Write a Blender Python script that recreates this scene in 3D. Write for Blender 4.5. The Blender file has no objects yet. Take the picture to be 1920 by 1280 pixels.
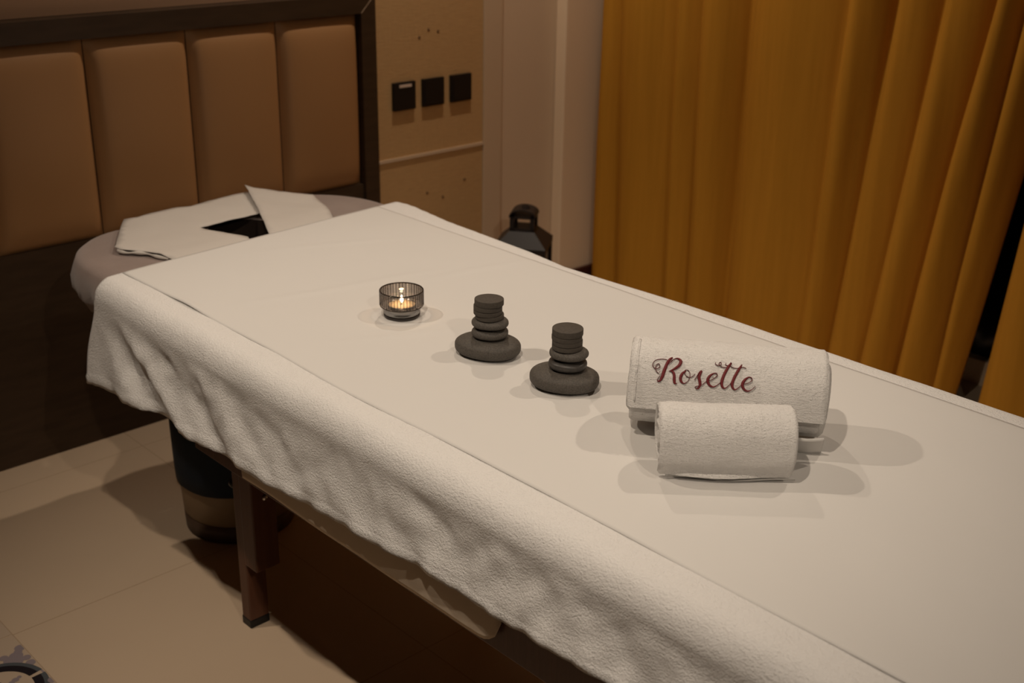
import bpy, bmesh, math, random
from math import sin, cos, pi, radians
from mathutils import Vector, Matrix, noise
from mathutils.geometry import delaunay_2d_cdt
random.seed(7)
scene = bpy.context.scene
C = scene.collection

# ------------------------------------------------------------------ camera
H = 1.53
FPX, YAW, PITCH, ROLL = 2270.1, 0.76112, 0.38624, -0.016847
fw = Vector((sin(YAW)*cos(PITCH), cos(YAW)*cos(PITCH), -sin(PITCH)))
rt = Vector((cos(YAW), -sin(YAW), 0)); dn = fw.cross(rt)
c_, s_ = cos(ROLL), sin(ROLL)
right = c_*rt + s_*dn; down = -s_*rt + c_*dn
cd = bpy.data.cameras.new('camera'); cam = bpy.data.objects.new('camera', cd); C.objects.link(cam)
m = Matrix.Identity(4)
for i in range(3):
    m[i][0] = right[i]; m[i][1] = -down[i]; m[i][2] = -fw[i]
m[2][3] = H
cam.matrix_world = m
cd.sensor_width = 36; cd.lens = FPX*36/1920; cd.clip_start = .02
cd.dof.use_dof = True; cd.dof.focus_distance = 1.95; cd.dof.aperture_fstop = 5.0
scene.camera = cam

# ------------------------------------------------------------------ world, exposure
w = bpy.data.worlds.new('world'); scene.world = w; w.use_nodes = True
w.node_tree.nodes['Background'].inputs[0].default_value = (1, .72, .48, 1)
w.node_tree.nodes['Background'].inputs[1].default_value = .012
vs = scene.view_settings
vs.view_transform = 'Standard'; vs.look = 'None'; vs.gamma = 1; vs.use_curve_mapping = False
vs.exposure = 0.0
CEIL = 2.6
# recessed ceiling spots, and an added fill behind the camera: built with fixtures below
# (x, y), watts, (aim x, y, z), beam in degrees
SPOTS_AND_FILL = [((2.43, .80), 38, (1.35, 1.55, .7), 66), ((.30, 2.38), 57, (1.40, 1.40, .6), 84), ((2.30, 2.50), 50, (2.3, 2.62, 0), 150),
              ((.30, .75), 68, (1.25, 1.42, .6), 67), ((.30, -1.0), 62, (1.25, 1.0, .6), 56)]  # last entry: unseen fill lamp added to brighten camera-facing surfaces
LAMP_COLOR = (1, .84, .67)

# ------------------------------------------------------------------ helpers
def mesh_obj(name, verts, faces, mat, parent=None, smooth=False, mi=None):
    me = bpy.data.meshes.new(name); me.from_pydata([tuple(v) for v in verts], [], faces); me.update()
    mats = mat if isinstance(mat, list) else [mat]
    for q in mats: me.materials.append(q)
    if mi:
        for p, k in zip(me.polygons, mi): p.material_index = k
    bm = bmesh.new(); bm.from_mesh(me); bmesh.ops.recalc_face_normals(bm, faces=bm.faces); bm.to_mesh(me); bm.free()
    if smooth:
        for p in me.polygons: p.use_smooth = True
    o = bpy.data.objects.new(name, me); C.objects.link(o)
    if parent: o.parent = parent
    return o

def bm_obj(name, bm, mat, parent=None, smooth=False):
    me = bpy.data.meshes.new(name); bmesh.ops.recalc_face_normals(bm, faces=bm.faces); bm.to_mesh(me); bm.free()
    me.materials.append(mat)
    if smooth:
        for p in me.polygons: p.use_smooth = True
    o = bpy.data.objects.new(name, me); C.objects.link(o)
    if parent: o.parent = parent
    return o

def add_box(bm, a, b, bev=0, seg=2):
    t = bmesh.new(); bmesh.ops.create_cube(t, size=1)
    for v in t.verts: v.co = Vector([(a[i]+b[i])/2 + v.co[i]*(b[i]-a[i]) for i in range(3)])
    if bev: bmesh.ops.bevel(t, geom=t.edges[:], offset=bev, segments=seg, affect='EDGES', profile=.6)
    me = bpy.data.meshes.new('tmp'); t.to_mesh(me); t.free(); bm.from_mesh(me); bpy.data.meshes.remove(me)

def box(name, a, b, mat, parent=None, bev=0, seg=2):
    bm = bmesh.new(); add_box(bm, a, b, bev, seg); return bm_obj(name, bm, mat, parent)

def add_lathe(bm, prof, n=64, mod=None, c=(0, 0)):
    rings = []
    for r, z in prof:
        ring = []
        for k in range(n):
            t = 2*pi*k/n; rr = r*(mod(t, z) if mod else 1)
            ring.append(bm.verts.new((c[0]+rr*cos(t), c[1]+rr*sin(t), z)))
        rings.append(ring)
    for i in range(len(rings)-1):
        for k in range(n):
            bm.faces.new((rings[i][k], rings[i][(k+1) % n], rings[i+1][(k+1) % n], rings[i+1][k]))
    return rings

def lathe(name, prof, mat, parent=None, n=64, mod=None, caps=True, smooth=True, c=(0, 0)):
    bm = bmesh.new(); r = add_lathe(bm, prof, n, mod, c)
    if caps: bm.faces.new(r[0][::-1]); bm.faces.new(r[-1])
    return bm_obj(name, bm, mat, parent, smooth)

def autosmooth(o, ang=35):
    me = o.data; bm = bmesh.new(); bm.from_mesh(me)
    for e in bm.edges:
        e.smooth = not (len(e.link_faces) == 2 and e.calc_face_angle(0) > radians(ang))
    for f in bm.faces: f.smooth = True
    bm.to_mesh(me); bm.free(); return o

def thing(name, label, cat, loc=(0, 0, 0), rz=0, group=None):
    o = bpy.data.objects.new(name, None); C.objects.link(o); o.empty_display_size = .05
    o.location = loc; o.rotation_euler = (0, 0, rz); return tag(o, label, cat, group)
def tag(o, label, cat, group=None):
    o['label'] = label; o['category'] = cat
    if group: o['group'] = group
    return o
def struct(o): o['kind'] = 'structure'; return o
def lerp_tab(tab, x):
    if x <= tab[0][0]: return tab[0][1]
    for (a, va), (b, vb) in zip(tab, tab[1:]):
        if x <= b: return va + (vb-va)*(x-a)/(b-a)
    return tab[-1][1]
def sm(a, b, x):
    t = max(0, min(1, (x-a)/(b-a))); return t*t*(3-2*t)
def catmull(pts, n=6, closed=False):
    out = []; P = list(pts); L = len(P)
    rng = range(L) if closed else range(L-1)
    for i in rng:
        g = (lambda k: P[k % L]) if closed else (lambda k: P[max(0, min(L-1, k))])
        p0, p1, p2, p3 = g(i-1), g(i), g(i+1), g(i+2)
        for j in range(n):
            t = j/n
            out.append(tuple(.5*((2*b)+(-a+c)*t+(2*a-5*b+4*c-d)*t*t+(-a+3*b-3*c+d)*t**3) for a, b, c, d in zip(p0, p1, p2, p3)))
    if not closed: out.append(tuple(P[-1]))
    return out

# ------------------------------------------------------------------ materials
def mat(name, col, rough=.6, bumps=(), var=None, metal=0, spec=.3, sheen=0, coat=0, stretch=None):
    """bumps: (scale, strength, distance); var: (scale, second colour, stretch)"""
    M = bpy.data.materials.new(name); M.use_nodes = True; nt = M.node_tree; N = nt.nodes; L = nt.links
    p = N['Principled BSDF']; p.inputs['Base Color'].default_value = (*col, 1); p.inputs['Roughness'].default_value = rough
    p.inputs['Metallic'].default_value = metal; p.inputs['Specular IOR Level'].default_value = spec
    if sheen: p.inputs['Sheen Weight'].default_value = sheen; p.inputs['Sheen Roughness'].default_value = .6
    if coat: p.inputs['Coat Weight'].default_value = coat
    tc = N.new('ShaderNodeTexCoord')
    def mp(st):
        q = N.new('ShaderNodeMapping')
        if st[0] == 'T':
            q.vector_type = 'TEXTURE'; q.inputs['Rotation'].default_value = (0, 0, radians(st[1])); st = (3.5, 1, 1)
        q.inputs['Scale'].default_value = st; L.new(tc.outputs['Object'], q.inputs['Vector']); return q.outputs[0]
    prev = None
    for b in bumps:
        n = N.new('ShaderNodeTexNoise'); n.inputs['Scale'].default_value = b[0]; n.inputs['Detail'].default_value = 7 if b[1] >= .65 else 3; n.inputs['Roughness'].default_value = .7 if b[1] >= .65 else .5
        L.new(mp(b[3] if len(b) > 3 else (1, 1, 1)), n.inputs['Vector'])
        bp = N.new('ShaderNodeBump'); bp.inputs['Strength'].default_value = b[1]; bp.inputs['Distance'].default_value = b[2]
        L.new(n.outputs['Fac'], bp.inputs['Height'])
        if prev: L.new(prev.outputs[0], bp.inputs['Normal'])
        prev = bp
    if prev: L.new(prev.outputs[0], p.inputs['Normal'])
    if var:
        n = N.new('ShaderNodeTexNoise'); n.inputs['Scale'].default_value = var[0]; n.inputs['Detail'].default_value = 4
        L.new(mp(var[2] if len(var) > 2 else (1, 1, 1)), n.inputs['Vector'])
        cr = N.new('ShaderNodeValToRGB'); cr.color_ramp.elements[0].position = .35; cr.color_ramp.elements[1].position = .65
        cr.color_ramp.elements[0].color = (*col, 1); cr.color_ramp.elements[1].color = (*var[1], 1)
        L.new(n.outputs['Fac'], cr.inputs[0]); L.new(cr.outputs[0], p.inputs['Base Color'])
    return M
def emis(name, col, s):
    M = bpy.data.materials.new(name); M.use_nodes = True; p = M.node_tree.nodes['Principled BSDF']
    p.inputs['Base Color'].default_value = (*col, 1); p.inputs['Emission Color'].default_value = (*col, 1); p.inputs['Emission Strength'].default_value = s
    return M
def thin_glass(name, tint, gl=.08, fr=.35):
    M = bpy.data.materials.new(name); M.use_nodes = True; nt = M.node_tree; N = nt.nodes; L = nt.links
    for n in list(N): N.remove(n)
    o = N.new('ShaderNodeOutputMaterial'); t = N.new('ShaderNodeBsdfTransparent'); t.inputs[0].default_value = (*tint, 1)
    g = N.new('ShaderNodeBsdfGlossy'); g.inputs['Roughness'].default_value = .05
    lw = N.new('ShaderNodeLayerWeight'); lw.inputs[0].default_value = .35
    mm = N.new('ShaderNodeMath'); mm.operation = 'MULTIPLY_ADD'; mm.inputs[1].default_value = fr; mm.inputs[2].default_value = gl*.4
    mx = N.new('ShaderNodeMixShader')
    L.new(lw.outputs['Fresnel'], mm.inputs[0]); L.new(mm.outputs[0], mx.inputs[0]); L.new(t.outputs[0], mx.inputs[1]); L.new(g.outputs[0], mx.inputs[2]); L.new(mx.outputs[0], o.inputs[0])
    return M

M_terry = mat('white_terry', (.77, .75, .73), 1, ((800, .64, .003, ('T', -53)), (330, .45, .004, ('T', -53)), (800, .6, .003)), spec=.05)
M_drape = mat('white_terry_drape', (.745, .73, .715), 1, ((640, .6, .003), (300, .5, .004, (1, .7, 1)), (9, .2, .03)), spec=.05)
M_sheet = mat('white_sheet', (.625, .61, .59), .85, ((900, .12, .001), (6, .25, .01)), spec=.1)
M_liner = mat('white_nonwoven', (.52, .485, .45), .9, ((300, .15, .001), (18, .3, .006)), spec=.1)
M_grey = mat('grey_cover', (.20, .145, .125), .95, ((350, .3, .002),), var=(14, (.23, .17, .147)), sheen=.3, spec=.1)
M_beige = mat('beige_cloth', (.62, .52, .41), .9, ((200, .15, .001),), spec=.1)
M_wood = mat('dark_red_wood', (.085, .034, .018), .42, ((40, .1, .002, (8, 8, 1)),), var=(12, (.105, .042, .022), (8, 8, .6)))
M_hb = mat('headboard_dark_wood', (.040, .023, .012), .5, ((60, .08, .001),), var=(10, (.052, .030, .016), (1, 1, 6)))
M_leather = mat('tan_leather', (.36, .19, .08), .5, ((500, .15, .001),), spec=.35)
M_clad = mat('linen_wall_panel', (.50, .31, .14), .85, ((260, .5, .0015, (.12, 1, 1)), (260, .4, .0015, (1, 1, .12))), var=(90, (.54, .34, .155), (.3, 1, 3)))
M_paint = mat('beige_wall_paint', (.84, .66, .47), .9, ((200, .08, .001),))
M_wall_dark = mat('darker_beige_wall', (.66, .51, .365), .9, ((200, .08, .001),))  # the beige of the corner wall in a darker tone
M_trim = mat('trim_paint', (.60, .45, .31), .6)
M_ceil = mat('ceiling_paint', (.40, .35, .30), .9)
M_side = mat('brown_side_wall', (.20, .145, .10), .9)
M_base = mat('baseboard_wood', (.07, .022, .014), .45)
M_curt = mat('mustard_curtain', (.47, .218, .024), .9, ((300, .2, .001, (1, 1, 3)),), var=(60, (.51, .238, .027), (1, 1, .05)), spec=.1)
M_black = mat('black_plastic', (.010, .009, .009), .4)
M_iron = mat('black_iron', (.022, .017, .016), .45, ((120, .2, .001),))
M_slot = mat('pale_slot', (.62, .5, .42), .5)
M_stone = mat('basalt', (.060, .053, .046), .62, ((900, .5, .001), (60, .25, .002)), var=(420, (.098, .086, .073)), spec=.35)
M_stone2 = mat('darker_basalt', (.040, .036, .033), .45, ((500, .2, .0006),), var=(120, (.055, .049, .043)), spec=.45)
M_disc = mat('sawn_basalt', (.052, .043, .035), .7, ((700, .3, .0006),), var=(200, (.066, .056, .045)), spec=.3)
M_glass = thin_glass('smoked_glass', (.68, .64, .61), .12)
M_glassd = thin_glass('smoked_glass_base', (.30, .27, .25), .12)
M_rib = thin_glass('rib_glass', (.50, .46, .43), .12)
M_pane = thin_glass('lantern_glass', (.85, .75, .6), .1, 1.0)
M_wax = mat('candle_wax', (.85, .70, .48), .5); 
_p = M_wax.node_tree.nodes['Principled BSDF']; _p.inputs['Subsurface Weight'].default_value = .4; _p.inputs['Subsurface Scale'].default_value = .01
M_tin = mat('tealight_cup', (.6, .57, .54), .3, metal=1)
M_flame = emis('flame', (1, .86, .62), 16)
M_wick = mat('wick', (.02, .015, .01), .9)
M_amber = emis('amber_lantern_light', (1, .35, .04), 1.3)
M_thread = mat('red_thread', (.15, .012, .016), .55, ((900, .6, .001, (1, 1, 1)),), spec=.4)
M_gem = mat('sequin', (.9, .85, .8), .1, metal=1)
M_navy = mat('navy_liner', (.012, .020, .032), .7, ((120, .2, .002),), spec=.2)
M_bin = mat('bin_beige', (.27, .19, .11), .45)
M_binb = mat('bin_base', (.10, .062, .04), .45)
M_chrome = mat('bolt_metal', (.55, .5, .45), .3, metal=1)
M_spot = emis('lamp_lens', (1, .82, .6), 8)
M_ring = mat('white_fixture', (.8, .78, .75), .5)
M_dark = mat('night_glass', (.006, .009, .014), .12, spec=.5)
M_tile_p = mat('tile_pale', (.46, .36, .27), .3)
M_tile_l = mat('tile_lilac', (.24, .20, .215), .3)
M_tile_k = mat('tile_black', (.014, .012, .016), .3)
M_tile_g = mat('tile_slate', (.075, .085, .095), .3)
M_seam_hole = mat('seam_and_hole_shade', (.02, .012, .008), .9)

# floor: big beige porcelain tiles, thin joints every 0.8 m x 0.4 m
M_floor = mat('porcelain_floor', (.50, .385, .275), .32, ((3, .05, .01),), var=(1.6, (.53, .41, .295)), spec=.3)
def joints(M, xs, ys):
    nt = M.node_tree; N = nt.nodes; L = nt.links; p = N['Principled BSDF']
    g = N.new('ShaderNodeNewGeometry'); sp = N.new('ShaderNodeSeparateXYZ'); L.new(g.outputs['Position'], sp.inputs[0])
    outs = []
    for ax, (off, step) in ((0, xs), (1, ys)):
        a = N.new('ShaderNodeMath'); a.operation = 'SUBTRACT'; a.inputs[1].default_value = off; L.new(sp.outputs[ax], a.inputs[0])
        b = N.new('ShaderNodeMath'); b.operation = 'PINGPONG'; b.inputs[1].default_value = step/2; L.new(a.outputs[0], b.inputs[0])
        c = N.new('ShaderNodeMath'); c.operation = 'LESS_THAN'; c.inputs[1].default_value = .0011; L.new(b.outputs[0], c.inputs[0]); outs.append(c)
    d = N.new('ShaderNodeMath'); d.operation = 'MAXIMUM'; L.new(outs[0].outputs[0], d.inputs[0]); L.new(outs[1].outputs[0], d.inputs[1])
    src = p.inputs['Base Color'].links[0].from_socket
    mx = N.new('ShaderNodeMix'); mx.data_type = 'RGBA'; mx.blend_type = 'MIX'; mx.inputs[7].default_value = (.36, .26, .17, 1)
    L.new(d.outputs[0], mx.inputs[0]); L.new(src, mx.inputs[6]); L.new(mx.outputs[2], p.inputs['Base Color'])
joints(M_floor, (.7015, .61), (2.227, .61))

# ------------------------------------------------------------------ room shell
X0, X1, Y0, Y1 = -1.6, 3.45, -1.6, 3.0
struct(box('floor', (X0-.1, Y0-.1, -.08), (X1+.1, Y1+.1, 0), M_floor))
struct(box('ceiling', (X0-.1, Y0-.1, CEIL), (X1+.1, Y1+.1, CEIL+.1), M_ceil))
struct(box('wall_back', (X0-.1, Y1, 0), (X1+.1, Y1+.1, CEIL), M_wall_dark))
struct(box('wall_left', (X0-.1, Y0, 0), (X0, Y1, CEIL), M_side))
struct(box('wall_front', (X0-.1, Y0-.1, 0), (X1+.1, Y0, CEIL), M_side))
bm = bmesh.new()
add_box(bm, (X1, Y0, 0), (X1+.1, -.3, CEIL)); add_box(bm, (X1, 2.3, 0), (X1+.1, Y1, CEIL)); add_box(bm, (X1, -.3, 2.2), (X1+.1, 2.3, CEIL)); add_box(bm, (X1, -.3, 0), (X1+.1, 2.3, .08))
struct(bm_obj('wall_right', bm, M_paint))
win = struct(box('window_1', (X1+.04, -.3, .08), (X1+.055, 2.3, 2.2), M_dark))
bm = bmesh.new()
for y in (-.3, .57, 1.43, 2.27): add_box(bm, (X1+.01, y, .08), (X1+.04, y+.03, 2.2))
bm_obj('window_frame', bm, M_black, win)
# plain wall beside the cladding: pale strip, shallow recess, then the pier by the curtain
struct(box('trim_1', (2.665, 2.95, 0), (2.745, Y1-.001, CEIL-.001), M_trim, bev=.002))
struct(box('wall_right_pier', (3.04, 2.95, 0), (X1-.001, Y1-.001, CEIL-.001), M_paint, bev=.006))
bpy.data.objects['wall_right_pier'].name = 'wall_corner'
struct(box('baseboard_back', (3.04, 2.935, 0), (3.30, 2.9495, .085), M_base, bev=.003))
struct(box('baseboard_recess', (2.746, 2.985, 0), (3.039, 2.9995, .085), M_base, bev=.003))
# linen-faced wall panels with a slim joint strip
struct(box('trim_2', (2.221, 2.955, .628), (2.664, Y1-.001, CEIL-.001), M_clad))
struct(box('trim_3', (2.221, 2.955, 0), (2.664, Y1-.001, .618), M_clad))
struct(box('trim_4', (2.221, 2.950, .618), (2.664, Y1-.001, .628), M_trim))

# ------------------------------------------------------------------ headboard
hb = thing('headboard', 'wide dark wooden headboard with upright tan padded panels on the back wall', 'headboard', (1.3, 2.95, 0))
def inhb(o): o.parent = hb; o.matrix_parent_inverse = Matrix.Translation(-hb.location); return o
bm = bmesh.new()
ZT, ZI, ZB = 1.133, 1.079, .57
add_box(bm, (-.5, 2.935, ZI), (2.22, 2.999, ZT), .001)
add_box(bm, (2.167, 2.9349, 0), (2.2201, 2.9989, ZT), .001)
inhb(bm_obj('frame', bm, M_hb))
inhb(box('lower_board', (-.5, 2.945, 0), (2.166, 2.999, ZB), M_hb))
inhb(box('backing_board', (-.5, 2.965, ZB), (2.166, 2.998, ZI), M_seam_hole))
def pad(x0, x1):
    z0, z1 = ZB-.004, ZI-.003; nx, nz = 18, 34; vs_, fs = [], []
    for j in range(nz+1):
        for i in range(nx+1):
            u, v = i/nx, j/nz
            du = min(u, 1-u)*(x1-x0); dv = min(v, 1-v)*(z1-z0)
            a = (1-math.exp(-du/.010))*(1-math.exp(-dv/.022)); b = .012*sin(pi*u)*sin(pi*v)
            bul = .026*a + b
            vs_.append((x0+u*(x1-x0), 2.962-bul, z0+v*(z1-z0)))
    n = len(vs_)
    for j in range(nz):
        for i in range(nx):
            q = j*(nx+1)+i; fs.append((q, q+1, q+nx+2, q+nx+1))
    return inhb(mesh_obj('padded_panel', vs_, fs, M_leather, smooth=True))
edges_x = [2.165, 1.889, 1.611, 1.327, 1.045, .765, .485, .205]
for a, b in zip(edges_x[1:], edges_x): pad(a+.0012, b-.0012)
# fine mitre line at the frame corner
mt = box('mitre_joint', (-.0006, -.0004, -.036), (.0006, .0004, .036), M_trim)
mt.rotation_euler = (0, radians(45), 0); mt.location = (2.1935, 2.9346, 1.106); inhb(mt)

M_wall_brown = mat('brown_upper_wall', (.36, .22, .135), .9, ((200, .1, .001),))  # browner and darker surface for the wall above the headboard
struct(box('trim_5', (-1.55, 2.985, 1.134), (2.2199, Y1-.001, CEIL-.001), M_wall_brown))

# ------------------------------------------------------------------ switches and plugs on the panel
def plate(x, kind):
    lab = {'card': 'black wall plate with a pale slot, left of the three by the headboard',
           'mid': 'plain black wall plate in the middle of the row of three',
           'right': 'plain black wall plate farthest from the headboard, nearest the curtain'}[kind]
    t = thing('card_switch' if kind == 'card' else 'wall_switch', lab, 'switch', (x, 2.955, .819), 0, 'black plates on the linen wall panel')
    box('plate', (-.043, -.012, -.043), (.043, 0, .043), M_black, t, bev=.002)
    if kind == 'card':
        o = box('card_slot', (-.022, -.0135, .027), (.026, -.0118, .036), M_slot, t, bev=.0005); o['label'] = 'pale slot lip'
    else:
        box('rocker', (-.036, -.0135, -.036), (.036, -.0118, .036), M_black, t, bev=.001)
for x, k in ((2.331, 'card'), (2.447, 'mid'), (2.562, 'right')): plate(x, k)
M_plug = mat('plug_brown', (.20, .115, .055), .7)
plugs = [(792, 95), (809, 85), (826, 90), (798, 347), (830, 366), (874, 357)]
def wallpoint(px, py, D):
    r = right*((px-960)/FPX) + down*((py-640)/FPX) + fw; r = r*(D/r.y); return (r.x, D, r.z+H)
names = ['left', 'middle, highest', 'right']
PLUGS = [(2.400, .990), (2.437, 1.010), (2.475, 1.002), (2.424, .495), (2.490, .470), (2.584, .513)]
for i, (x, z) in enumerate(PLUGS):
    o = lathe('wall_plug', [(.0045, 0), (.0045, .0015), (.003, .002)], M_plug, n=16)
    o.rotation_euler = (pi/2, 0, 0); o.location = (x, 2.955, z)
    where = ['left of the three above the switches', 'middle and highest of the three above the switches', 'right of the three above the switches',
             'left of the three low on the panel', 'middle of the three low on the panel', 'right of the three low on the panel'][i]
    tag(o, 'small brown filled screw hole, ' + where, 'screw hole', 'filled screw holes in the wall panel')

# ------------------------------------------------------------------ curtains (hang along the window wall)
def curtain(grooves, y_start, y_end, xb, name, label, zmax=2.5):
    """grooves: (y at z=1.07, y at z=.15, depth); y falls from the corner towards the room"""
    nz = 44; per = 16; V, F = [], []
    G = [(y_start[0], y_start[1], .03)] + grooves + [(y_end[0], y_end[1], .03)]
    cols = (len(G)-1)*per+1
    for j in range(nz+1):
        z = .02 + (zmax-.02)*j/nz; k = (z-.15)/.92
        ys = [g[1]+(g[0]-g[1])*(k if k < 1.2 else 1.2) for g in G]
        for i in range(cols):
            s = min(i//per, len(G)-2); u = (i-s*per)/per
            ya, yb = ys[s], ys[s+1]; wdt = abs(ya-yb)
            da, db = G[s][2], G[s+1][2]
            uu = u + .10*sin(2*pi*u)*.5
            crest = sin(pi*u**.68)**.75 if 0 < u < 1 else 0
            base = da*(1-u)+db*u
            x = xb + base - crest*min(.085, wdt*.68+.010)*(.8+.4*noise.noise(Vector((s*3.1, 0, z*.5))))
            y = ya+(yb-ya)*u + .004*noise.noise(Vector((i*.2, 3, z*1.3)))
            x += .010*noise.noise(Vector((y*9, 1, z*1.0))) + .006*noise.noise(Vector((y*24, 5, z*1.1)))
            V.append((x, y, z))
    for j in range(nz):
        for i in range(cols-1):
            q = j*cols+i; F.append((q, q+1, q+cols+1, q+cols))
    o = mesh_obj(name, V, F, M_curt, smooth=True)
    md = o.modifiers.new('s', 'SUBSURF'); md.levels = 1; md.render_levels = 1
    sd = o.modifiers.new('t', 'SOLIDIFY'); sd.thickness = .003
    return tag(o, label, 'curtain')
def cy(px, py, X=3.2):
    r = right*((px-960)/FPX) + down*((py-640)/FPX) + fw; r = r*(X/r.x); return r.y, r.z+H
# fold valleys: y along the rail measured high and low on the cloth
FOLDS = [  # (y high, y low, depth)
 (2.835, 2.800, .012), (2.600, 2.570, .020), (2.495, 2.470, .016), (2.322, 2.330, .045),  (1.970, 2.010, .030), (1.830, 1.905, .045), (1.685, 1.765, .030), (1.535, 1.640, .018), (1.440, 1.520, .010)]
curtain(FOLDS, (2.925, 2.925), (1.340, 1.455), 3.20, 'curtain', 'tall mustard yellow curtain in deep folds reaching the back corner')
curtain([(1.15, 1.15, .03), (.98, .98, .03), (.8, .8, .04), (.6, .6, .03), (.4, .4, .03), (.2, .2, .03), (0, 0, .03), (-.25, -.25, .03)], (1.325, 1.395), (-.4, -.4), 3.21, 'curtain', 'second mustard curtain at the picture edge, beyond the dark gap')

# ------------------------------------------------------------------ massage table
TZ = .685
tb = thing('massage_table', 'padded massage table with grey cover and dark wooden legs under the white towel', 'massage table', (0, 0, 0))
def outline(x0, x1, y0, y1, r, ry, n=14):
    pts = []
    for cx, cy_, a0, rx, rr in ((x1-r, y1-ry, 0, r, ry), (x0+r, y1-ry, pi/2, r, ry), (x0+.06, y0+.06, pi, .06, .06), (x1-.06, y0+.06, 1.5*pi, .06, .06)):
        for k in range(n+1):
            t = a0+pi/2*k/n; pts.append((cx+rx*cos(t), cy_+rr*sin(t)))
    return pts
def pad_mesh():
    base = outline(1.026, 1.852, .31, 2.655, .20, .24)
    # densify long edges
    out = []
    for i, p in enumerate(base):
        q = base[(i+1) % len(base)]; d = math.dist(p, q); n = max(1, int(d/.04))
        for k in range(n): out.append((p[0]+(q[0]-p[0])*k/n, p[1]+(q[1]-p[1])*k/n))
    cx, cy_ = 1.42, 1.5
    prof = [(.075, .548), (.05, .552), (.02, .572), (.004, .60), (0, .63), (.003, .655), (.010, .672), (.022, .681), (.04, .685)]
    V = []; n = len(out)
    for pi_, (ins, z) in enumerate(prof):
        for i, p in enumerate(out):
            a = out[i-1]; b = out[(i+1) % n]; tx, ty = b[0]-a[0], b[1]-a[1]; L = math.hypot(tx, ty); nx, ny = -ty/L, tx/L
            rip = (.006 if pi_ < 5 else 0)*(sin(i*1.7+z*30)+.6*sin(i*.83+2))*(1 if p[1] > 2.2 else .2)
            nar = .045*(1-sm(2.12, 2.36, p[1])) if p[0] > 1.5 else 0
            V.append((p[0]+nx*(ins+rip)-nar, p[1]+ny*(ins+rip), z))
    F = [tuple(range(n))[::-1], tuple(range((len(prof)-1)*n, len(prof)*n))]
    for r in range(len(prof)-1):
        for i in range(n): F.append((r*n+i, r*n+(i+1) % n, (r+1)*n+(i+1) % n, (r+1)*n+i))
    return V, F
V, F = pad_mesh()
padtop = mesh_obj('padded_top', V, F, M_grey, tb, smooth=True)
cutter = lathe('cut', [(.085, .5), (.085, .8)], M_seam_hole, n=48); cutter.location = (1.435, 2.425, 0); cutter.scale = (1, 1.15, 1)  # near-black hole walls: the shade inside the opening is put into their colour
bo = padtop.modifiers.new('b', 'BOOLEAN'); bo.operation = 'DIFFERENCE'; bo.object = cutter; bo.solver = 'EXACT'; bo.material_mode = 'TRANSFER'
bpy.context.view_layer.update()
dg = bpy.context.evaluated_depsgraph_get()
nm = bpy.data.meshes.new_from_object(padtop.evaluated_get(dg)); padtop.modifiers.clear(); padtop.data = nm
bpy.data.objects.remove(cutter)
autosmooth(padtop, 40); padtop['label'] = 'grey fabric covered padded top with face opening'
# frame
box('side_rail', (.998, .36, .450), (1.022, 1.93, .549), M_wood, tb, bev=.002)
box('side_rail', (1.778, .36, .445), (1.802, 1.93, .549), M_wood, tb, bev=.002)
box('end_rail', (1.023, 1.905, .445), (1.777, 1.93, .549), M_wood, tb, bev=.002)
box('end_rail', (1.023, .36, .445), (1.777, .385, .549), M_wood, tb, bev=.002)
def leg(x, y, sx, sy):
    o = box('leg', (x, y, 0), (x+sx*.045, y+.032, .50), M_wood, tb, bev=.003)
    f = box('foot', (x-.001*sx, y-.001, -.0), (x+sx*.046, y+.033, .02), M_black, o, bev=.003)
    b = box('leg_sleeve', (x-.004*sx, y-.046, .16), (x+sx*.052, y-.0005, .50), M_wood, tb, bev=.003)
    for z in (.36, .325):
        k = lathe('bolt', [(.006, 0), (.006, .003), (.003, .005)], M_chrome, b, n=16); k.rotation_euler = (pi/2, 0, 0); k.location = (x+sx*.026, y-.046, z)
    for z in (.385, .33):
        k = lathe('knob', [(.010, 0), (.012, .004), (.012, .012), (.006, .016)], M_black, o, n=16); k.rotation_euler = (-pi/2, 0, 0); k.location = (x+sx*.01, y+.032, z)
leg(1.080, 1.915, 1, 1); leg(1.755, 1.915, -1, 1); leg(1.080, .52, 1, 1); leg(1.755, .52, -1, 1)
box('cross_bar', (1.10, 1.95, .42), (1.75, 1.972, .48), M_wood, tb, bev=.002)

# beige under-cloth hanging over the side rail
def undercloth():
    V, F = [], []; ny, nz = 70, 16; y0, y1 = 1.055, 1.74
    for i in range(ny+1):
        y = y0+(y1-y0)*i/ny
        e = y-y0; r = .04
        lift = (r-math.sqrt(max(0, r*r-(r-min(e, r))**2)))
        zb = .466 + lift + .004*noise.noise(Vector((y*7, 0, 0)))
        for j in range(nz+1):
            z = zb+(.575-zb)*j/nz
            x = .988 - .003*sin(pi*j/nz) + .002*noise.noise(Vector((y*5, z*9, 2))) + .006*math.exp(-e/.018)
            V.append((x, y, z))
    for i in range(ny):
        for j in range(nz):
            q = i*(nz+1)+j; F.append((q, q+1, q+nz+2, q+nz+1))
    o = mesh_obj('under_sheet', V, F, M_beige, smooth=True); s = o.modifiers.new('t', 'SOLIDIFY'); s.thickness = .002
    return tag(o, 'strip of smooth beige cloth showing below the white towel along the table side', 'sheet')
undercloth()

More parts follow.
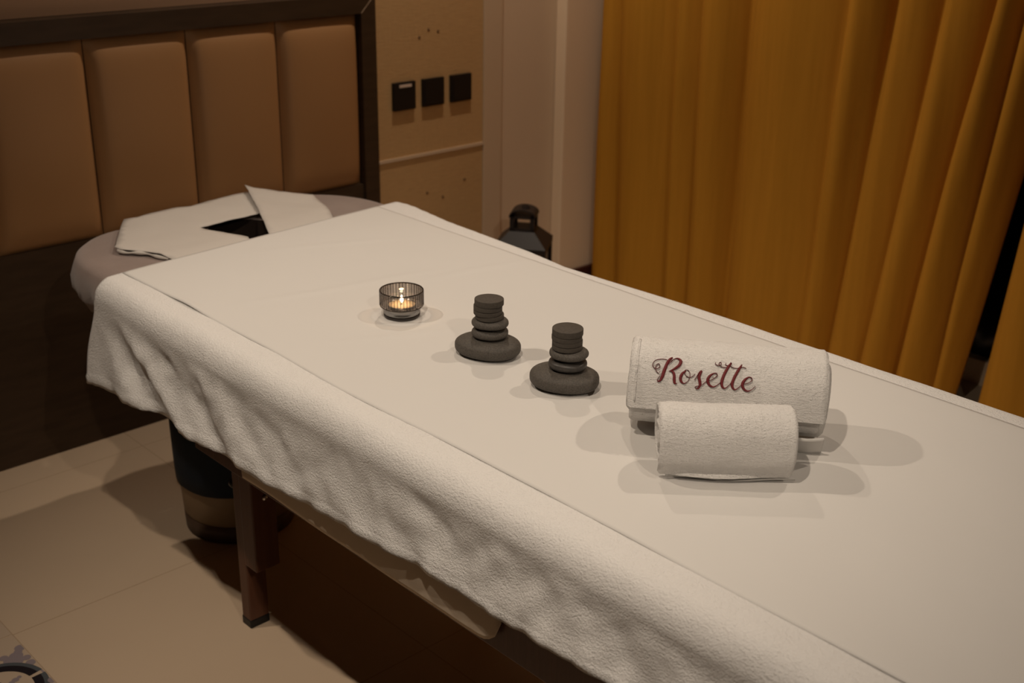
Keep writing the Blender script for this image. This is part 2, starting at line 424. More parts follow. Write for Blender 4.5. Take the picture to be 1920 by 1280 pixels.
# ------------------------------------------------------------------ big white towel over the table
HEM = [(.25, .550), (.83, .549), (1.03, .538), (1.17, .538), (1.36, .526), (1.50, .518), (1.70, .506), (1.93, .497), (1.99, .497), (2.075, .487), (2.19, .477), (2.33, .458)]
TOP = .700
def towel_pt(s, v):
    """s 0..1 from far hem over the top to the near hem; v along the table"""
    pass
FAR = [(.25, -.026), (1.4, -.028), (1.6, -.040), (1.72, -.046), (1.85, -.028), (2.15, -.016), (2.29, .004), (2.38, .003)]
def big_towel():
    # cross profile in arclength
    def arc(cx, cz, r, a0, a1, n): return [(cx+r*cos(a0+(a1-a0)*k/n), cz+r*sin(a0+(a1-a0)*k/n)) for k in range(n+1)]
    R = .042
    top = arc(1.862-R, TOP-R, R, 0, pi/2, 8) + [(1.80-.0285*k, TOP) for k in range(1, 27)] + arc(.980+R, TOP-R, R, pi/2, pi, 10)
    V, F = [], []; ny = 300; Y0_, = (.27,)
    nh = 26; nf = 10
    cols = nf + len(top) + nh
    for i in range(ny+1):
        v = i/ny
        y_ = Y0_+(2.33-Y0_)*v
        row = []
        # far hang
        for k in range(nf):
            z = .60+(TOP-R-.60)*k/nf
            row.append((1.866-.004*k/nf, z, 0, 2))
        for p in top: row.append((p[0], p[1], 0, 1))
        hz_ = lerp_tab(HEM, y_)
        for k in range(1, nh+1):
            t = k/nh; z = (TOP-R)+(hz_-(TOP-R))*t
            x = .980+.003*sin(pi*min(1, 1.25*t))-.010*t**1.6-.005*t**1.6*sm(2.25, 1.7, y_)
            row.append((x, z, t, 0))
        for x, z, t, reg in row:
            # head edge runs slightly askew
            yh = 2.293+.083*(x-1.083)+.004*noise.noise(Vector((x*8, 0, 1)))
            if reg == 0: yh = 2.29+.045*sm(0, .7, t)
            if reg == 2: yh = 2.36
            y = Y0_+(yh-Y0_)*v
            n1 = noise.noise(Vector((x*9, y*7, z*9))); n2 = noise.noise(Vector((x*40, y*40, z*40)))
            if reg < 2: x += .008*sm(2.02, 2.31, y)*((1-t) if reg == 0 else sm(1.08, .99, x))
            x += lerp_tab(FAR, y)*sm(1.70, 1.80, x)
            if reg == 1:
                edge = sm(1.10, 1.0, x)+sm(1.80, 1.86, x)
                z += .0012*n1 + (.003*n1+.0012*n2)*edge
                x += .004*n1*sm(1.80, 1.86, x)+.003*n2*sm(1.8, 1.86, x)
            elif reg == 2:
                x += .004*n1+.002*n2
            else:
                fade = sm(0, .35, t)
                q = y + 1.9*(.66-z)
                amp = .0042*sm(1.75, 2.25, q) + .0014
                fold = 1.2*sin(2*pi*q/.27+.9)+.22*sin(2*pi*q/.10+1.4)
                fold2 = noise.noise(Vector((0, (y+1.1*(.66-z))*11, z*5)))
                endk = 1-.93*sm(2.10, 2.30, y)
                x -= endk*fade*(amp*fold + .008*fold2 + .0045*noise.noise(Vector((3, y*30, z*24))) + .0012*n2)
                if t > .90: x -= .0022 if t < .93 else 0
                z += .004*noise.noise(Vector((9, y*9, 0)))*t+.0015*noise.noise(Vector((9, y*60, 0)))*t
                # corner lifts outwards
            V.append((x, y, z))
    for i in range(ny):
        for k in range(cols-1):
            q = i*cols+k; F.append((q, q+1, q+cols+1, q+cols))
    o = mesh_obj('bath_towel', V, F, M_drape, smooth=True)
    s = o.modifiers.new('t', 'SOLIDIFY'); s.thickness = .0055; s.offset = -1
    return tag(o, 'large white terry towel spread over the massage table, hanging down its near side', 'towel')
bt = big_towel()

# smooth white sheet laid on the towel
def sheet():
    V, F = [], []; nx, ny = 90, 220
    def xn(y): return 1.056+.006*noise.noise(Vector((0, y*2.3, 4)))+.010*sm(1.75, 1.50, y)*sm(1.2, 1.5, y)*-1
    def xf(y): return 1.764+.008*noise.noise(Vector((5, y*2, 4)))
    for i in range(ny+1):
        for k in range(nx+1):
            u, v = k/nx, i/ny
            y = .275+(2.0)*v
            x = xn(y)+(xf(y)-xn(y))*u
            y = .275+(2.293+.083*(x-1.083)-.004-.275)*v
            wr = 0
            # soft creases running from the far side down towards the head
            for (ax, ay, bx, by, h_) in CREASES:
                dx, dy = bx-ax, by-ay; L = math.hypot(dx, dy); t = ((x-ax)*dx+(y-ay)*dy)/L/L
                if 0 < t < 1:
                    d = ((x-ax)*dy-(y-ay)*dx)/L + .015*sin(3*t+ax*9); wr += 1.4*h_*math.exp(-(d/.010)**2)*sin(pi*t)
            z = TOP+.0024 + .0010*noise.noise(Vector((x*8, y*8, 2))) + wr
            e = min(u, 1-u)*(.73); z -= .0010*math.exp(-e/.01)
            # little lifted tuck along the near edge
            z += .0045*math.exp(-((x-1.06)/.012)**2)*math.exp(-((y-2.02)/.06)**2)
            V.append((x, y, z))
    for i in range(ny):
        for k in range(nx):
            q = i*(nx+1)+k; F.append((q, q+1, q+nx+2, q+nx+1))
    o = mesh_obj('flat_sheet', V, F, M_sheet, smooth=True)
    s = o.modifiers.new('t', 'SOLIDIFY'); s.thickness = .0014; s.offset = -1
    return tag(o, 'smooth white sheet lying flat on the towel, under the stones and candle', 'sheet')
CREASES = [(1.10, 1.98, 1.62, 1.86, .0018), (1.45, 1.83, 1.80, 1.78, .0016), (1.20, 1.62, 1.33, 1.70, .0010), (1.12, 1.72, 1.45, 1.55, .0012), (1.42, 1.30, 1.25, 1.20, .0012), (1.30, 1.24, 1.05, 1.20, .001), (1.3, 2.25, 1.7, 2.05, .0012)]
sheet()

# ------------------------------------------------------------------ white face-cradle cloth
def cloth_patch(name, poly, zf, M, parent=None, thick=.0015, step=.016, smooth_n=3):
    pts = [p for p in catmull(poly, 1, True)]
    dense = []
    for i, p in enumerate(pts):
        q = pts[(i+1) % len(pts)]; n = max(1, int(math.dist(p, q)/step))
        for k in range(n):
            a = p[0]+(q[0]-p[0])*k/n; b = p[1]+(q[1]-p[1])*k/n
            dense.append(Vector((a+.0018*noise.noise(Vector((a*60, b*60, 1))), b+.0018*noise.noise(Vector((a*60, b*60, 7))))))
    n0 = len(dense)
    xs = [p.x for p in dense]; ys = [p.y for p in dense]
    def inside(x, y):
        c = False; j = n0-1
        for i in range(n0):
            if (dense[i].y > y) != (dense[j].y > y) and x < (dense[j].x-dense[i].x)*(y-dense[i].y)/(dense[j].y-dense[i].y)+dense[i].x: c = not c
            j = i
        return c
    ptsall = list(dense); y = min(ys)
    while y < max(ys):
        x = min(xs)
        while x < max(xs):
            if inside(x, y) and min((Vector((x, y))-d).length for d in dense) > step*.55: ptsall.append(Vector((x, y)))
            x += step
        y += step
    vs_, es, fs, *_ = delaunay_2d_cdt(ptsall, [], [list(range(n0))], 1, 1e-6)
    o = mesh_obj(name, [(v.x, v.y, zf(v.x, v.y)) for v in vs_], [tuple(f) for f in fs], M, parent, smooth=True)
    s = o.modifiers.new('t', 'SOLIDIFY'); s.thickness = thick; s.offset = 1
    return o
def z_liner(x, y):
    e = sm(2.30, 2.36, y)
    return .6895 + e*(.008+.010*sm(2.45, 2.62, y)*sm(1.15, 1.3, x) + .003*noise.noise(Vector((x*14, y*14, 0))) + .0015*noise.noise(Vector((x*45, y*20, 3)))) - .004*(1-e)
left_poly = [(1.233, 2.632), (1.21, 2.60), (1.124, 2.460), (1.128, 2.440), (1.165, 2.395), (1.185, 2.335), (1.200, 2.305), (1.30, 2.308), (1.385, 2.312), (1.392, 2.345), (1.365, 2.388), (1.343, 2.475),
             (1.42, 2.478), (1.520, 2.484), (1.56, 2.55), (1.60, 2.60), (1.574, 2.645), (1.52, 2.640), (1.477, 2.635), (1.40, 2.618), (1.375, 2.628), (1.30, 2.626), (1.262, 2.618)]
cl = thing('face_cloth', 'thin white disposable cloth with a slit laid over the face opening of the table', 'cloth', (0, 0, 0))
cloth_patch('left_sheet', left_poly, z_liner, M_liner, cl).name = 'slit_sheet'
def z_flap(x, y):
    # ridge along the left edge, from the opening up to the peak
    ax, ay, bx, by = 1.447, 2.35, 1.575, 2.655; dx, dy = bx-ax, by-ay; L = math.hypot(dx, dy)
    d = abs((x-ax)*dy-(y-ay)*dx)/L; t = max(0, min(1, ((x-ax)*dx+(y-ay)*dy)/L/L))
    return z_liner(x, y)+.003*sm(2.30, 2.36, y) + .012*t*math.exp(-d/.025) + .004*sm(2.33, 2.4, y)
right_poly = [(1.443, 2.340), (1.47, 2.40), (1.515, 2.50), (1.574, 2.650), (1.60, 2.615), (1.64, 2.565), (1.690, 2.515), (1.682, 2.49), (1.665, 2.43), (1.652, 2.40), (1.628, 2.345), (1.615, 2.318), (1.53, 2.318), (1.44, 2.318)]
cloth_patch('folded_flap', right_poly, z_flap, M_liner, cl)
# tucked hem roll along the front edge of the cloth
def tube(name, pts, r, M, parent=None, n=8, prof=None):
    bm = bmesh.new(); rings = []
    P = [Vector(p) for p in pts]
    for i, p in enumerate(P):
        t = (P[min(i+1, len(P)-1)]-P[max(i-1, 0)]).normalized(); up = Vector((0, 0, 1)) if abs(t.z) < .9 else Vector((1, 0, 0))
        a = t.cross(up).normalized(); b = a.cross(t)
        rr = r*(prof(i/(len(P)-1)) if prof else 1)
        rings.append([bm.verts.new(p+a*rr*cos(2*pi*k/n)+b*rr*sin(2*pi*k/n)) for k in range(n)])
    for i in range(len(rings)-1):
        for k in range(n): bm.faces.new((rings[i][k], rings[i][(k+1) % n], rings[i+1][(k+1) % n], rings[i+1][k]))
    bm.faces.new(rings[0]); bm.faces.new(rings[-1][::-1])
    return bm_obj(name, bm, M, parent, True)
hempts = [(1.126, 2.452, .694), (1.134, 2.43, .692), (1.15, 2.412, .693), (1.166, 2.393, .692), (1.174, 2.366, .691), (1.186, 2.336, .690)]
tube('rolled_hem', catmull(hempts, 5), .0042, M_liner, cl, prof=lambda t: .8+.3*sin(t*17))

# ------------------------------------------------------------------ rolled towels
def surf_axis(A, d, n, a, b):
    """point on the elliptic roll: t along the axis, angle th (0 = front, 90 deg = top), radial offset"""
    Cc = Vector((A[0], A[1], A[2]+a)); d = Vector(d); n = Vector(n); up = Vector((0, 0, 1))
    def S(t, th, off=0, px=2.2):
        c, s = cos(th), sin(th)
        c = math.copysign(abs(c)**(2/px), c); s = math.copysign(abs(s)**(2/px), s)
        return Cc + d*t + n*((b+off)*c) + up*((a+off)*s)
    return S
def roll(name, A, d, n, a, b, L, turns, thick, end_ang, mat_, flap=0, parent=None, seed=0, px=2.2, gap=1.15, tuck=0):
    """a towel rolled up: one continuous spiral sheet with thickness"""
    S = surf_axis(A, d, n, a, b); V, F = [], []
    nth = int(turns*56); nt = 60
    def off_at(k):
        ph = k/nth*turns       # in turns from the outer end inwards
        return -ph*thick*gap-(tuck*sm(.78, .95, ph) if turns > 1 else 0), ph
    ring = []
    for side in (0, 1):
        for k in range(nth+1):
            o_, ph = off_at(k); th = end_ang+2*pi*ph; ring.append((th, o_-side*thick, ph, side))
    outer = ring[:nth+1]; inner = ring[nth+1:][::-1]; loop = outer+inner; n_ = len(loop)
    for j in range(nt+1):
        u = j/nt
        for th, o_, ph, side in loop:
            e = .5*thick*(1-min(1, min(u, 1-u)*L/(thick*.5))**.5) if j in (0, nt) else 0
            endsh = (.010*noise.noise(Vector((ph*1.3, seed, 0 if u < .5 else 5))))
            t = u*L + (endsh*(1-2*u))
            s_in = o_ + (e if side else -e)
            p = S(t, th, s_in, px)
            nn = noise.noise(Vector((t*18, th*1.8, seed)))*.0014 + noise.noise(Vector((t*60, th*16, seed)))*.0005
            if ph < .04 and flap:   # loose end edge
                k2 = 1-ph/.04; p = p + Vector(n)*flap*k2*(.35+.65*sin(pi*min(1, u*1.1)))
            dirr = Vector((p.x, p.y, p.z))-S(t, th, s_in-.02, px); dirr.normalize()
            p = p + dirr*nn*(1 if side == 0 else -.5)
            V.append(p)
    for j in range(nt):
        for k in range(n_):
            q = j*n_+k; r_ = j*n_+(k+1) % n_; F.append((q, r_, r_+n_, q+n_))
    for j in (0, nt):       # end faces of the strip
        for k in range(nth):
            a_, b_ = j*n_+k, j*n_+k+1; c2, d2 = j*n_+(n_-1-k-1), j*n_+(n_-1-k)
            F.append((a_, b_, c2, d2))
    o = mesh_obj(name, V, F, mat_, parent, smooth=True)
    autosmooth(o, 60)
    return o, S
BZ = TOP+.0022
RZ = TOP+.0042
def spiral(th, end=radians(-10), thick=.0095, gap=1.15): return (th-end)/(2*pi)*thick*gap
DB, NB = (.596, -.803, 0), (-.803, -.596, 0)
DB = tuple(Vector(DB).normalized()); NB = tuple(Vector(NB).normalized())
big = thing('rolled_towel', 'large white towel roll with red script embroidery, behind the smaller roll', 'towel', (1.39, 1.0, BZ), 0, 'rolled white towels on the table')
def own(o, root): o.parent = root; o.matrix_parent_inverse = Matrix.Translation(-root.location); return o
LB = .290; AB, BB = .0725, .066
o, SB = roll('rolled_cloth', (1.309, 1.107, RZ), DB, NB, AB, BB, LB, 3.2, .0095, radians(-10), M_terry, flap=.006, seed=2, tuck=.006)
own(o, big)
# tucked lower layers that show below the outer edge
o, _ = roll('inner_fold', (1.309+DB[0]*.004, 1.107+DB[1]*.004, RZ+.0075), DB, NB, AB-.0095, BB-.0095, LB-.012, .14, .0075, radians(-36), M_terry, seed=5)
own(o, big)
# raised selvage lines at both ends of the outer layer
for tt in (.011,):
    pts = [SB(tt, radians(-4+k*6), .0004-spiral(radians(-4+k*6))) for k in range(16)]
    own(tube('selvage', pts, .0016, M_terry), big)
# curled corner at the right of the roll
cor = []
V, F = [], []
for i in range(13):
    for k in range(11):
        u, v = i/12, k/10
        p = SB(LB-.055+.055*u, radians(-28-38*v), .004+.010*v*v+.004*sin(pi*u))
        V.append(p+Vector((0, 0, .003*v)))
for i in range(12):
    for k in range(10):
        q = i*11+k; F.append((q, q+1, q+12, q+11))
oc = mesh_obj('curled_corner', V, F, M_sheet, smooth=True); sd = oc.modifiers.new('t', 'SOLIDIFY'); sd.thickness = .003; own(oc, big)

# embroidery: strokes traced in the lettering's own plane (units: 0.1 mm), wrapped on the roll
ST = [
 [(522,188,22),(490,208,40),(452,262,42),(425,330,44),(400,400,46),(378,470,44),(345,522,30),(318,530,16),(312,505,10),(335,470,9),(352,452,8)],
 [(446,226,8),(400,216,9),(340,218,9),(285,235,9),(250,275,10),(248,320,10),(280,355,10),(325,352,10),(345,315,10),(330,288,9),(300,300,9),(285,345,10),(295,390,10),(330,425,9)],
 [(468,292,9),(505,250,9),(550,210,12),(600,203,26),(636,240,44),(618,300,44),(570,345,40),(515,378,26),(470,394,9)],
 [(492,392,12),(528,405,34),(545,450,40),(545,510,42),(552,553,36),(582,562,10)],
 [(708,392,22),(664,420,36),(634,475,40),(640,530,36),(680,560,16),(730,535,10),(762,480,9),(762,420,9),(735,380,9),(700,380,12),(688,405,9),(705,450,9),(750,480,9),(795,470,9),(836,432,8)],
 [(826,516,8),(860,465,10),(895,410,20),(922,392,30),(905,430,36),(888,480,42),(900,535,42),(902,585,36),(880,622,26),(848,628,12),(838,605,9),(860,596,8),(920,585,9),(970,550,10),(1010,515,10)],
 [(1020,528,9),(1085,500,10),(1138,458,12),(1130,425,13),(1085,428,22),(1035,465,38),(1008,520,42),(1030,580,34),(1085,608,20),(1140,585,12),(1195,540,10)],
 [(1326,272,22),(1295,325,36),(1255,400,40),(1222,475,42),(1202,545,42),(1208,600,34),(1240,628,18),(1285,602,10),(1325,560,9)],
 [(1480,294,20),(1450,345,34),(1410,415,40),(1372,490,42),(1346,560,42),(1350,615,34),(1385,645,18),(1430,620,11),(1480,575,10)],
 [(1120,258,8),(1118,288,8),(1150,308,8),(1192,298,8),(1198,270,8),(1175,262,8),(1165,290,8),(1195,325,9),(1250,340,9),(1300,330,8)],
 [(1262,272,7),(1255,298,7),(1285,310,7),(1325,300,7),(1342,272,7),(1320,270,7),(1318,305,8),(1350,338,9),(1400,350,9),(1455,345,9),(1500,335,9),(1542,354,8)],
 [(1500,572,9),(1560,560,10),(1612,525,12),(1610,488,13),(1570,480,20),(1520,515,38),(1485,575,42),(1500,630,36),(1550,664,20),(1610,648,10),(1662,600,8)],
]
def wrap(X, Y, off):
    px, py = X/7.385-130, Y/7.385-55
    t = .1096+7.73e-4*px+6.2e-5*py; s = .0450+6.9e-5*px-8.04e-4*py
    return SB(t, s/.0695, off-spiral(s/.0695))
V, F = [], []
for st in ST:
    P = catmull(st, 7); rows = []
    for i, (X, Y, W) in enumerate(P):
        a_ = P[max(0, i-1)]; b_ = P[min(len(P)-1, i+1)]; tx, ty = b_[0]-a_[0], b_[1]-a_[1]; L = math.hypot(tx, ty) or 1
        nx, ny = -ty/L, tx/L; hw = max(W, 9)*.5
        row = []
        for q, of in ((-1, .0005), (-.6, .0022), (0, .0028), (.6, .0022), (1, .0005)):
            jx = .8*noise.noise(Vector((X*.2, Y*.2, q)))
            row.append(len(V)); V.append(wrap(X+nx*(hw*q+jx), Y+ny*(hw*q+jx), of+.0012))
        rows.append(row)
    for r0, r1 in zip(rows, rows[1:]):
        for k in range(4): F.append((r0[k], r0[k+1], r1[k+1], r1[k]))
emb = own(mesh_obj('embroidered_lettering', V, F, M_thread, smooth=True), big); emb['label'] = 'dark red script lettering embroidered on the towel'
for X, Y in ((255, 285), (345, 410), (505, 238), (1080, 480), (1352, 352), (1185, 318)):
    p = wrap(X, Y, .004); bm = bmesh.new(); bmesh.ops.create_icosphere(bm, subdivisions=1, radius=.0011)
    for v in bm.verts: v.co += p
    own(bm_obj('sequin', bm, M_gem), big)

DS, NS = Vector((.70, -.714, 0)).normalized(), Vector((-.714, -.70, 0)).normalized()
small = thing('rolled_towel', 'small plain white towel roll lying in front of the embroidered one', 'towel', (1.29, .91, BZ), 0, 'rolled white towels on the table')
LS = .190
o, SS = roll('rolled_cloth', (1.226, .982, RZ), DS, NS, .0525, .049, LS, 3.3, .0085, radians(-60), M_terry, flap=.014, seed=9, tuck=.004)
own(o, small)
# smooth lining that peeps out under the outer edge
V, F = [], []
for i in range(31):
    u = i/30
    for k in range(7):
        v = k/6
        lip = .010+.012*v*sin(pi*min(1, u*1.02))**.7
        p = SS(.012+u*(LS-.006), radians(-66-12*v), .0005)
        p = Vector(p)+Vector(NS)*(.004+.012*v+.004*sin(pi*u)*v)
        V.append((p.x, p.y, max(BZ+.002+.002*sin(u*9)*v, p.z-.004*v)))
for i in range(30):
    for k in range(6):
        q = i*7+k; F.append((q, q+1, q+8, q+7))
oc = mesh_obj('loose_edge', V, F, M_sheet, smooth=True); sd = oc.modifiers.new('t', 'SOLIDIFY'); sd.thickness = .0025; own(oc, small)

# ------------------------------------------------------------------ stones
def pebble(name, rx, ry, h, M, seed, pz=2.6, pxy=2.15):
    bm = bmesh.new(); nu, nv = 56, 26; rows = []
    for j in range(nv+1):
        ph = -pi/2+pi*j/nv; row = []
        for i in range(nu):
            t = 2*pi*i/nu; e = 2/pz
            cr = abs(cos(ph))**e; zz = math.copysign(abs(sin(ph))**e, sin(ph))
            ct = math.copysign(abs(cos(t))**(2/pxy), cos(t)); st_ = math.copysign(abs(sin(t))**(2/pxy), sin(t))
            k = 1+.035*noise.noise(Vector((ct*1.3, st_*1.3, seed)))
            row.append((rx*cr*ct*k, ry*cr*st_*k, h/2+h/2*zz*(1+.02*noise.noise(Vector((ct, st_, seed+4))))))
        rows.append(row)
    vr = [[bm.verts.new(p) for p in r] for r in rows[1:-1]]
    for a_, b_ in zip(vr, vr[1:]):
        for i in range(nu): bm.faces.new((a_[i], a_[(i+1) % nu], b_[(i+1) % nu], b_[i]))
    bm.faces.new(vr[0][::-1]); bm.faces.new(vr[-1])
    return bm_obj(name, bm, M, smooth=True)
def disc(name, r, h, M, seed):
    bm = bmesh.new(); b = .0012
    mod = lambda t, z: 1+.006*noise.noise(Vector((cos(t)*1.5, sin(t)*1.5, seed)))
    R_ = add_lathe(bm, [(r-b, 0), (r-.2*b, .3*b), (r, b), (r, h-b), (r-.2*b, h-.3*b), (r-b, h)], 72, mod)
    bm.faces.new(R_[0][::-1]); bm.faces.new(R_[-1])
    return autosmooth(bm_obj(name, bm, M), 30)
def stack(cx, cy_, which, shifts, dark2, rot):
    lb = which
    z = BZ-.0008; G = 'basalt stones of the stack ' + lb
    L = [('basalt_stone', 'large oval dark grey stone at the bottom of the stack '+lb, pebble('basalt_stone', .0595, .0455, .0345, M_stone, rot, 3.0)),
         ('basalt_stone', 'lower of the two round pebbles in the stack '+lb, pebble('basalt_stone', .0325, .0295, .0195, M_stone2 if dark2 else M_stone, rot+2, 2.8)),
         ('basalt_stone', 'upper of the two round pebbles in the stack '+lb, pebble('basalt_stone', .0325, .0295, .0195, M_stone, rot+3, 2.6)),
         ('stone_disc', 'lowest thin flat disc of the stack '+lb, disc('stone_disc', .0252, .0080, M_disc, 1)),
         ('stone_disc', 'second thin flat disc from the bottom in the stack '+lb, disc('stone_disc', .0252, .0080, M_disc, 2)),
         ('stone_disc', 'third thin flat disc from the bottom in the stack '+lb, disc('stone_disc', .0252, .0080, M_disc, 3)),
         ('stone_disc', 'topmost thick flat disc crowning the stack '+lb, disc('stone_disc', .0256, .0110, M_disc, 4))]
    hs = [.0345, .0195, .0195, .0080, .0080, .0080, .0110]
    for i, (nm_, lab, o) in enumerate(L):
        dx, dy = shifts[i]
        o.location = (cx+dx, cy_+dy, z); o.rotation_euler = (radians(random.uniform(-1, 1)) if 2 < i else 0, 0, radians(-64) if i == 0 else radians(-50+random.uniform(-15, 15)))
        tag(o, lab, 'stone' if i < 3 else 'stone disc', G)
        z += hs[i] - (.0010 if i < 3 else -.0002)
RX, RY = .74, -.67      # towards the right of the photo
def sh(*v): return [(RX*a_, RY*a_) for a_ in v]
stack(1.331, 1.458, 'nearer the candle', sh(0, .003, .003, .002, -.001, -.001, .001), False, 1)
stack(1.333, 1.272, 'nearer the rolled towels', sh(0, .005, .006, .003, .003, .002, .003), True, 8)

# ------------------------------------------------------------------ candle in ribbed smoked glass
cup = thing('glass_candle_holder', 'ribbed smoked glass candle holder on the sheet, left of the stones', 'candle holder', (1.335, 1.707, BZ-.0002))
def rib(t, z): return 1+.010*(.5+.5*cos(44*t))
upper = [(.0372, .0205), (.0400, .0225), (.0415, .0245), (.0418, .052), (.0412, .0535), (.0398, .052), (.0394, .026)]
bm = bmesh.new()
add_lathe(bm, upper[:4], 264, rib); add_lathe(bm, upper[3:], 264, lambda t, z: 1.004)
bm_obj('ribbed_rim', bm, M_glass, cup, True)
lower = [(.0, .0035), (.030, .0035), (.0345, .007), (.0355, .012), (.0362, .0205), (.0372, .0205)]
lathe('glass_bowl', lower[1:], M_glass, cup, caps=False)
lathe('glass_bottom', [(.001, 0), (.032, 0), (.0345, .003), (.0350, .008), (.033, .0085), (.030, .006), (.001, .006)], M_glassd, cup, caps=False)
lathe('rim_edge', [(.0419, .0515), (.0420, .0528), (.0412, .0538), (.0402, .0530), (.0400, .0515)], M_glassd, cup, caps=False)
bm = bmesh.new()
for k in range(44):
    t = 2*pi*k/44; t_ = bmesh.new(); bmesh.ops.create_cone(t_, cap_ends=True, segments=8, radius1=.00055, radius2=.00055, depth=.028)
    for v in t_.verts: v.co = Vector((v.co.x+.0417*cos(t), v.co.y+.0417*sin(t), v.co.z+.0380))
    me_ = bpy.data.meshes.new('tmp'); t_.to_mesh(me_); t_.free(); bm.from_mesh(me_); bpy.data.meshes.remove(me_)
bm_obj('glass_ribs', bm, M_rib, cup, True)
lathe('step_edge', [(.0405, .0215), (.0414, .0225), (.0418, .0240), (.0408, .0240)], M_glassd, cup, caps=False)
tl = thing('tealight', 'small lit tealight burning inside the smoked glass holder', 'candle', (1.335, 1.707, BZ+.0100))
lathe('tin_cup', [(.0265, 0), (.0272, .001), (.0275, .0150), (.0270, .0150), (.0266, .002)], M_tin, tl, caps=False)
lathe('wax', [(.0262, .001), (.0262, .0125), (.0240, .0135), (.010, .0130), (.002, .0128)], M_wax, tl)
lathe('wick', [(.0006, .012), (.0006, .0185)], M_wick, tl, n=10)
fl = lathe('flame', [(.0003, .0165), (.0022, .0185), (.0034, .0215), (.0031, .0250), (.0018, .0285), (.0004, .0320)], M_flame, tl, n=24)
pl = bpy.data.lights.new('tealight_glow', 'POINT'); pl.energy = .07; pl.color = (1, .62, .28); pl.shadow_soft_size = .004
po = bpy.data.objects.new('tealight_glow', pl); C.objects.link(po); po.parent = tl; po.location = (0, 0, .034)

# ------------------------------------------------------------------ lantern on the floor by the wall
la = thing('lantern', 'black metal lantern with glass panes standing on the floor near the back wall', 'lantern', (2.640, 2.725, 0), radians(-53)); la.scale = (1, 1, 1.04)
W_ = .077
bm = bmesh.new(); add_box(bm, (-W_-.008, -W_-.008, 0), (W_+.008, W_+.008, .018), .002)
bm_obj('base', bm, M_iron, la)
for sx in (-1, 1):
    for sy in (-1, 1): box('post', (sx*W_-.007, sy*W_-.007, .018), (sx*W_+.007, sy*W_+.007, .318), M_iron, la, bev=.001)
bm = bmesh.new()
add_box(bm, (-W_-.008, -W_-.008, .312), (W_+.008, W_+.008, .328), .001)
bm_obj('top_frame', bm, M_iron, la)
def frustum(name, a, b, z0, z1, parent):
    V = [(-a, -a, z0), (a, -a, z0), (a, a, z0), (-a, a, z0), (-b, -b, z1), (b, -b, z1), (b, b, z1), (-b, b, z1)]
    return mesh_obj(name, V, [(0, 1, 2, 3), (4, 5, 6, 7), (0, 1, 5, 4), (1, 2, 6, 5), (2, 3, 7, 6), (3, 0, 4, 7)], M_iron, parent)
frustum('roof', W_+.009, .041, .328, .371, la)
bm = bmesh.new()
for sx in (-1, 1):
    for sy in (-1, 1): add_box(bm, (sx*.033-.007, sy*.033-.007, .371), (sx*.033+.007, sy*.033+.007, .418))
add_box(bm, (-.040, -.040, .371), (.040, .040, .379)); add_box(bm, (-.040, -.040, .411), (.040, .040, .418))
bm_obj('chimney', bm, M_iron, la)
V, F = [], []
for i in range(13):
    t = pi*i/12; x = -.044*cos(t); z = .416+.024*sin(t)
    V += [(x, -.040, z), (x, .040, z), (x*.95, -.040, z-.003), (x*.95, .040, z-.003)]
for i in range(12):
    q = 4*i; F += [(q, q+1, q+5, q+4), (q+2, q+6, q+7, q+3), (q, q+4, q+6, q+2), (q+1, q+3, q+7, q+5)]
F += [(0, 2, 3, 1), (48, 49, 51, 50)]
mesh_obj('cap', V, F, M_iron, la)
ring = [(.006+.012*sin(t), .014*cos(t), .4425-.003*sin(t)) for t in [2*pi*k/24 for k in range(25)]]
tube('hanging_ring', ring, .0020, M_iron, la)
for ax, sgn in ((0, -1), (0, 1), (1, -1), (1, 1)):
    a_, b_ = [-W_+.007, -W_+.007, .019], [W_-.007, W_-.007, .311]; a_[ax] = sgn*W_-.001; b_[ax] = sgn*W_+.001
    box('glass_pane', a_, b_, M_pane, la)
M_lin = mat('candle_ivory', (.70, .52, .30), .5)
lc = thing('pillar_candle', 'thick ivory pillar candle inside the black lantern', 'candle', (2.640, 2.725, .0181))
lathe('wax', [(.045, 0), (.045, .262), (.040, .268)], M_lin, lc, n=32)
lathe('wick', [(.0012, .266), (.0012, .280)], M_wick, lc, n=10)

# ------------------------------------------------------------------ bin under the table
bn = thing('waste_bin', 'round tapered beige bin with dark navy liner under the table head', 'bin', (1.310, 2.330, 0))
lathe('base', [(.124, 0), (.130, .004), (.132, .045), (.126, .046)], M_binb, bn)
lathe('bin_body', [(.130, .0465), (.132, .05), (.137, .14), (.140, .34), (.135, .34), (.128, .06)], M_bin, bn, caps=False)
def ruf(t, z): return 1+.004*sin(9*t)+.003*sin(23*t+1)
lathe('bin_liner', [(.1385, .128), (.1435, .134), (.1455, .17), (.147, .25), (.148, .345), (.144, .352), (.135, .348), (.130, .20)], M_navy, bn, mod=ruf, caps=False)

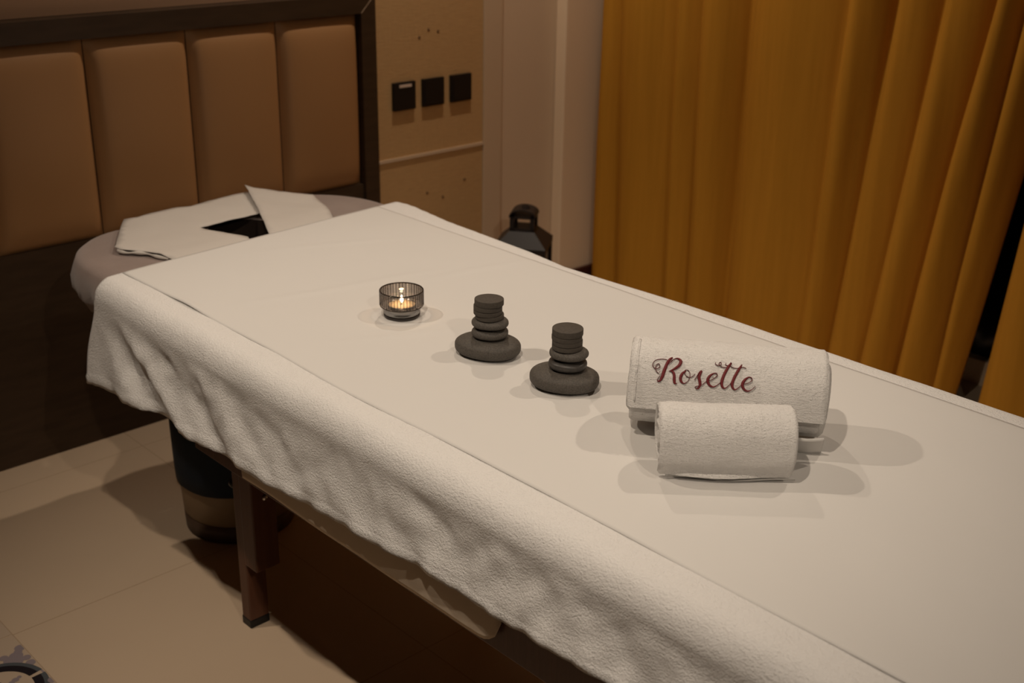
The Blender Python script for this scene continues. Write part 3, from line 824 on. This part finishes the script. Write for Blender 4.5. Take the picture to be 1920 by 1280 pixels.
# ------------------------------------------------------------------ patterned floor tiles (inlaid border at x < 0.70)
def ptile(x0, y0, lab, full=True):
    S_ = .40; V, F, MI = [], [], []
    def poly(pts, z, k):
        i = len(V); V.extend([(x0+a_, y0+b_, z) for a_, b_ in pts]); F.append(tuple(range(i, i+len(pts)))); MI.append(k)
    i = len(V)
    for z in (.0, .0012):
        V += [(x0-S_+.001, y0-S_+.001, z), (x0-.001, y0-S_+.001, z), (x0-.001, y0-.001, z), (x0-S_+.001, y0-.001, z)]
    F += [(0, 1, 2, 3), (4, 5, 6, 7), (0, 1, 5, 4), (1, 2, 6, 5), (2, 3, 7, 6), (3, 0, 4, 7)]; MI += [0]*6
    def arcband(cx, cy_, r0, r1, a0, a1, z, k, n=40):
        for q in range(n):
            t0, t1 = a0+(a1-a0)*q/n, a0+(a1-a0)*(q+1)/n
            poly([(cx+r0*cos(t0), cy_+r0*sin(t0)), (cx+r1*cos(t0), cy_+r1*sin(t0)), (cx+r1*cos(t1), cy_+r1*sin(t1)), (cx+r0*cos(t1), cy_+r0*sin(t1))], z, k)
    blob = lambda bx, by, r, k, z=.0014: poly([(max(-S_+.002, min(-.002, bx+r*cos(u))), max(-S_+.002, min(-.002, by+r*sin(u)))) for u in [2*pi*q/20 for q in range(20)]], z+len(V)*3e-7, k)
    for cx, cy_ in ((-.0965, -.167), (-.0965-.208, -.167)):
        arcband(cx, cy_, .090, .1075 if cx < -.2 else .094, 0, 2*pi, .0014, 1, 48)
        for a0 in (.10, .10+pi/2, .10+pi, .10+1.5*pi):
            for r0, r1, k in ((.0665, .0845, 2), (.0845, .0945, 3)):
                arcband(cx, cy_, r0, r1, a0+.06, a0+pi/2-.06, .0017, k, 16)
        blob(cx, cy_, .012, 2, .0017)
        for k in range(4):
            t = k*pi/2+.9; dx, dy = cos(t), sin(t)
            blob(cx+.024*cos(t+.4), cy_+.024*sin(t+.4), .010, 2, .0017)
            for d, r in ((.034, .006), (.044, .007), (.054, .0045)): blob(cx+d*cos(t-.5), cy_+d*sin(t-.5), r, 1)
            for d, r in ((.100, .020), (.116, .014), (.130, .0085), (.143, .011)): blob(cx+d*dx, cy_+d*dy, r, 1)
            for sgn in (-1, 1):
                blob(cx+.112*cos(t+sgn*.20), cy_+.112*sin(t+sgn*.20), .009, 1)
                blob(cx+.100*cos(t+sgn*.36), cy_+.100*sin(t+sgn*.36), .010, 1)
        for q in range(5):
            blob(cx+.104, cy_+.145+q*.004, .0035, 1)
    o = mesh_obj('patterned_tile', V, F, [M_tile_p, M_tile_l, M_tile_k, M_tile_g], mi=MI)
    return tag(o, lab, 'tile', 'patterned tiles set in the floor')
ptile(.7015, 2.227, 'patterned floor tile with black and slate ring at the photo corner')
ptile(.7015, 2.629, 'patterned floor tile beyond the ringed one, only its lilac edge showing')

# ------------------------------------------------------------------ recessed ceiling lights and the added fill
for i, ((x, y), e, aim, beam) in enumerate(SPOTS_AND_FILL):
    t = thing('ceiling_and_fill_light', 'round recessed ceiling spotlight out of the picture above the room, the one behind the camera added as fill', 'ceiling light', (x, y, CEIL), 0, 'recessed ceiling spotlights')
    lathe('trim_ring', [(.042, -.0005), (.055, -.0005), (.055, -.006), (.042, -.004)], M_ring, t, caps=False, n=32)
    lathe('lens', [(.001, -.002), (.040, -.002)], M_spot, t, caps=False, n=24)
    L_ = bpy.data.lights.new('spot_lamp', 'SPOT'); L_.energy = e; L_.color = LAMP_COLOR; L_.spot_size = radians(beam); L_.spot_blend = .9; L_.shadow_soft_size = .022
    lo = bpy.data.objects.new('spot_lamp', L_); C.objects.link(lo); lo.parent = t; lo.location = (0, 0, -.03)
    lo.rotation_euler = (Vector(aim)-Vector((x, y, CEIL-.03))).to_track_quat('-Z', 'Y').to_euler()
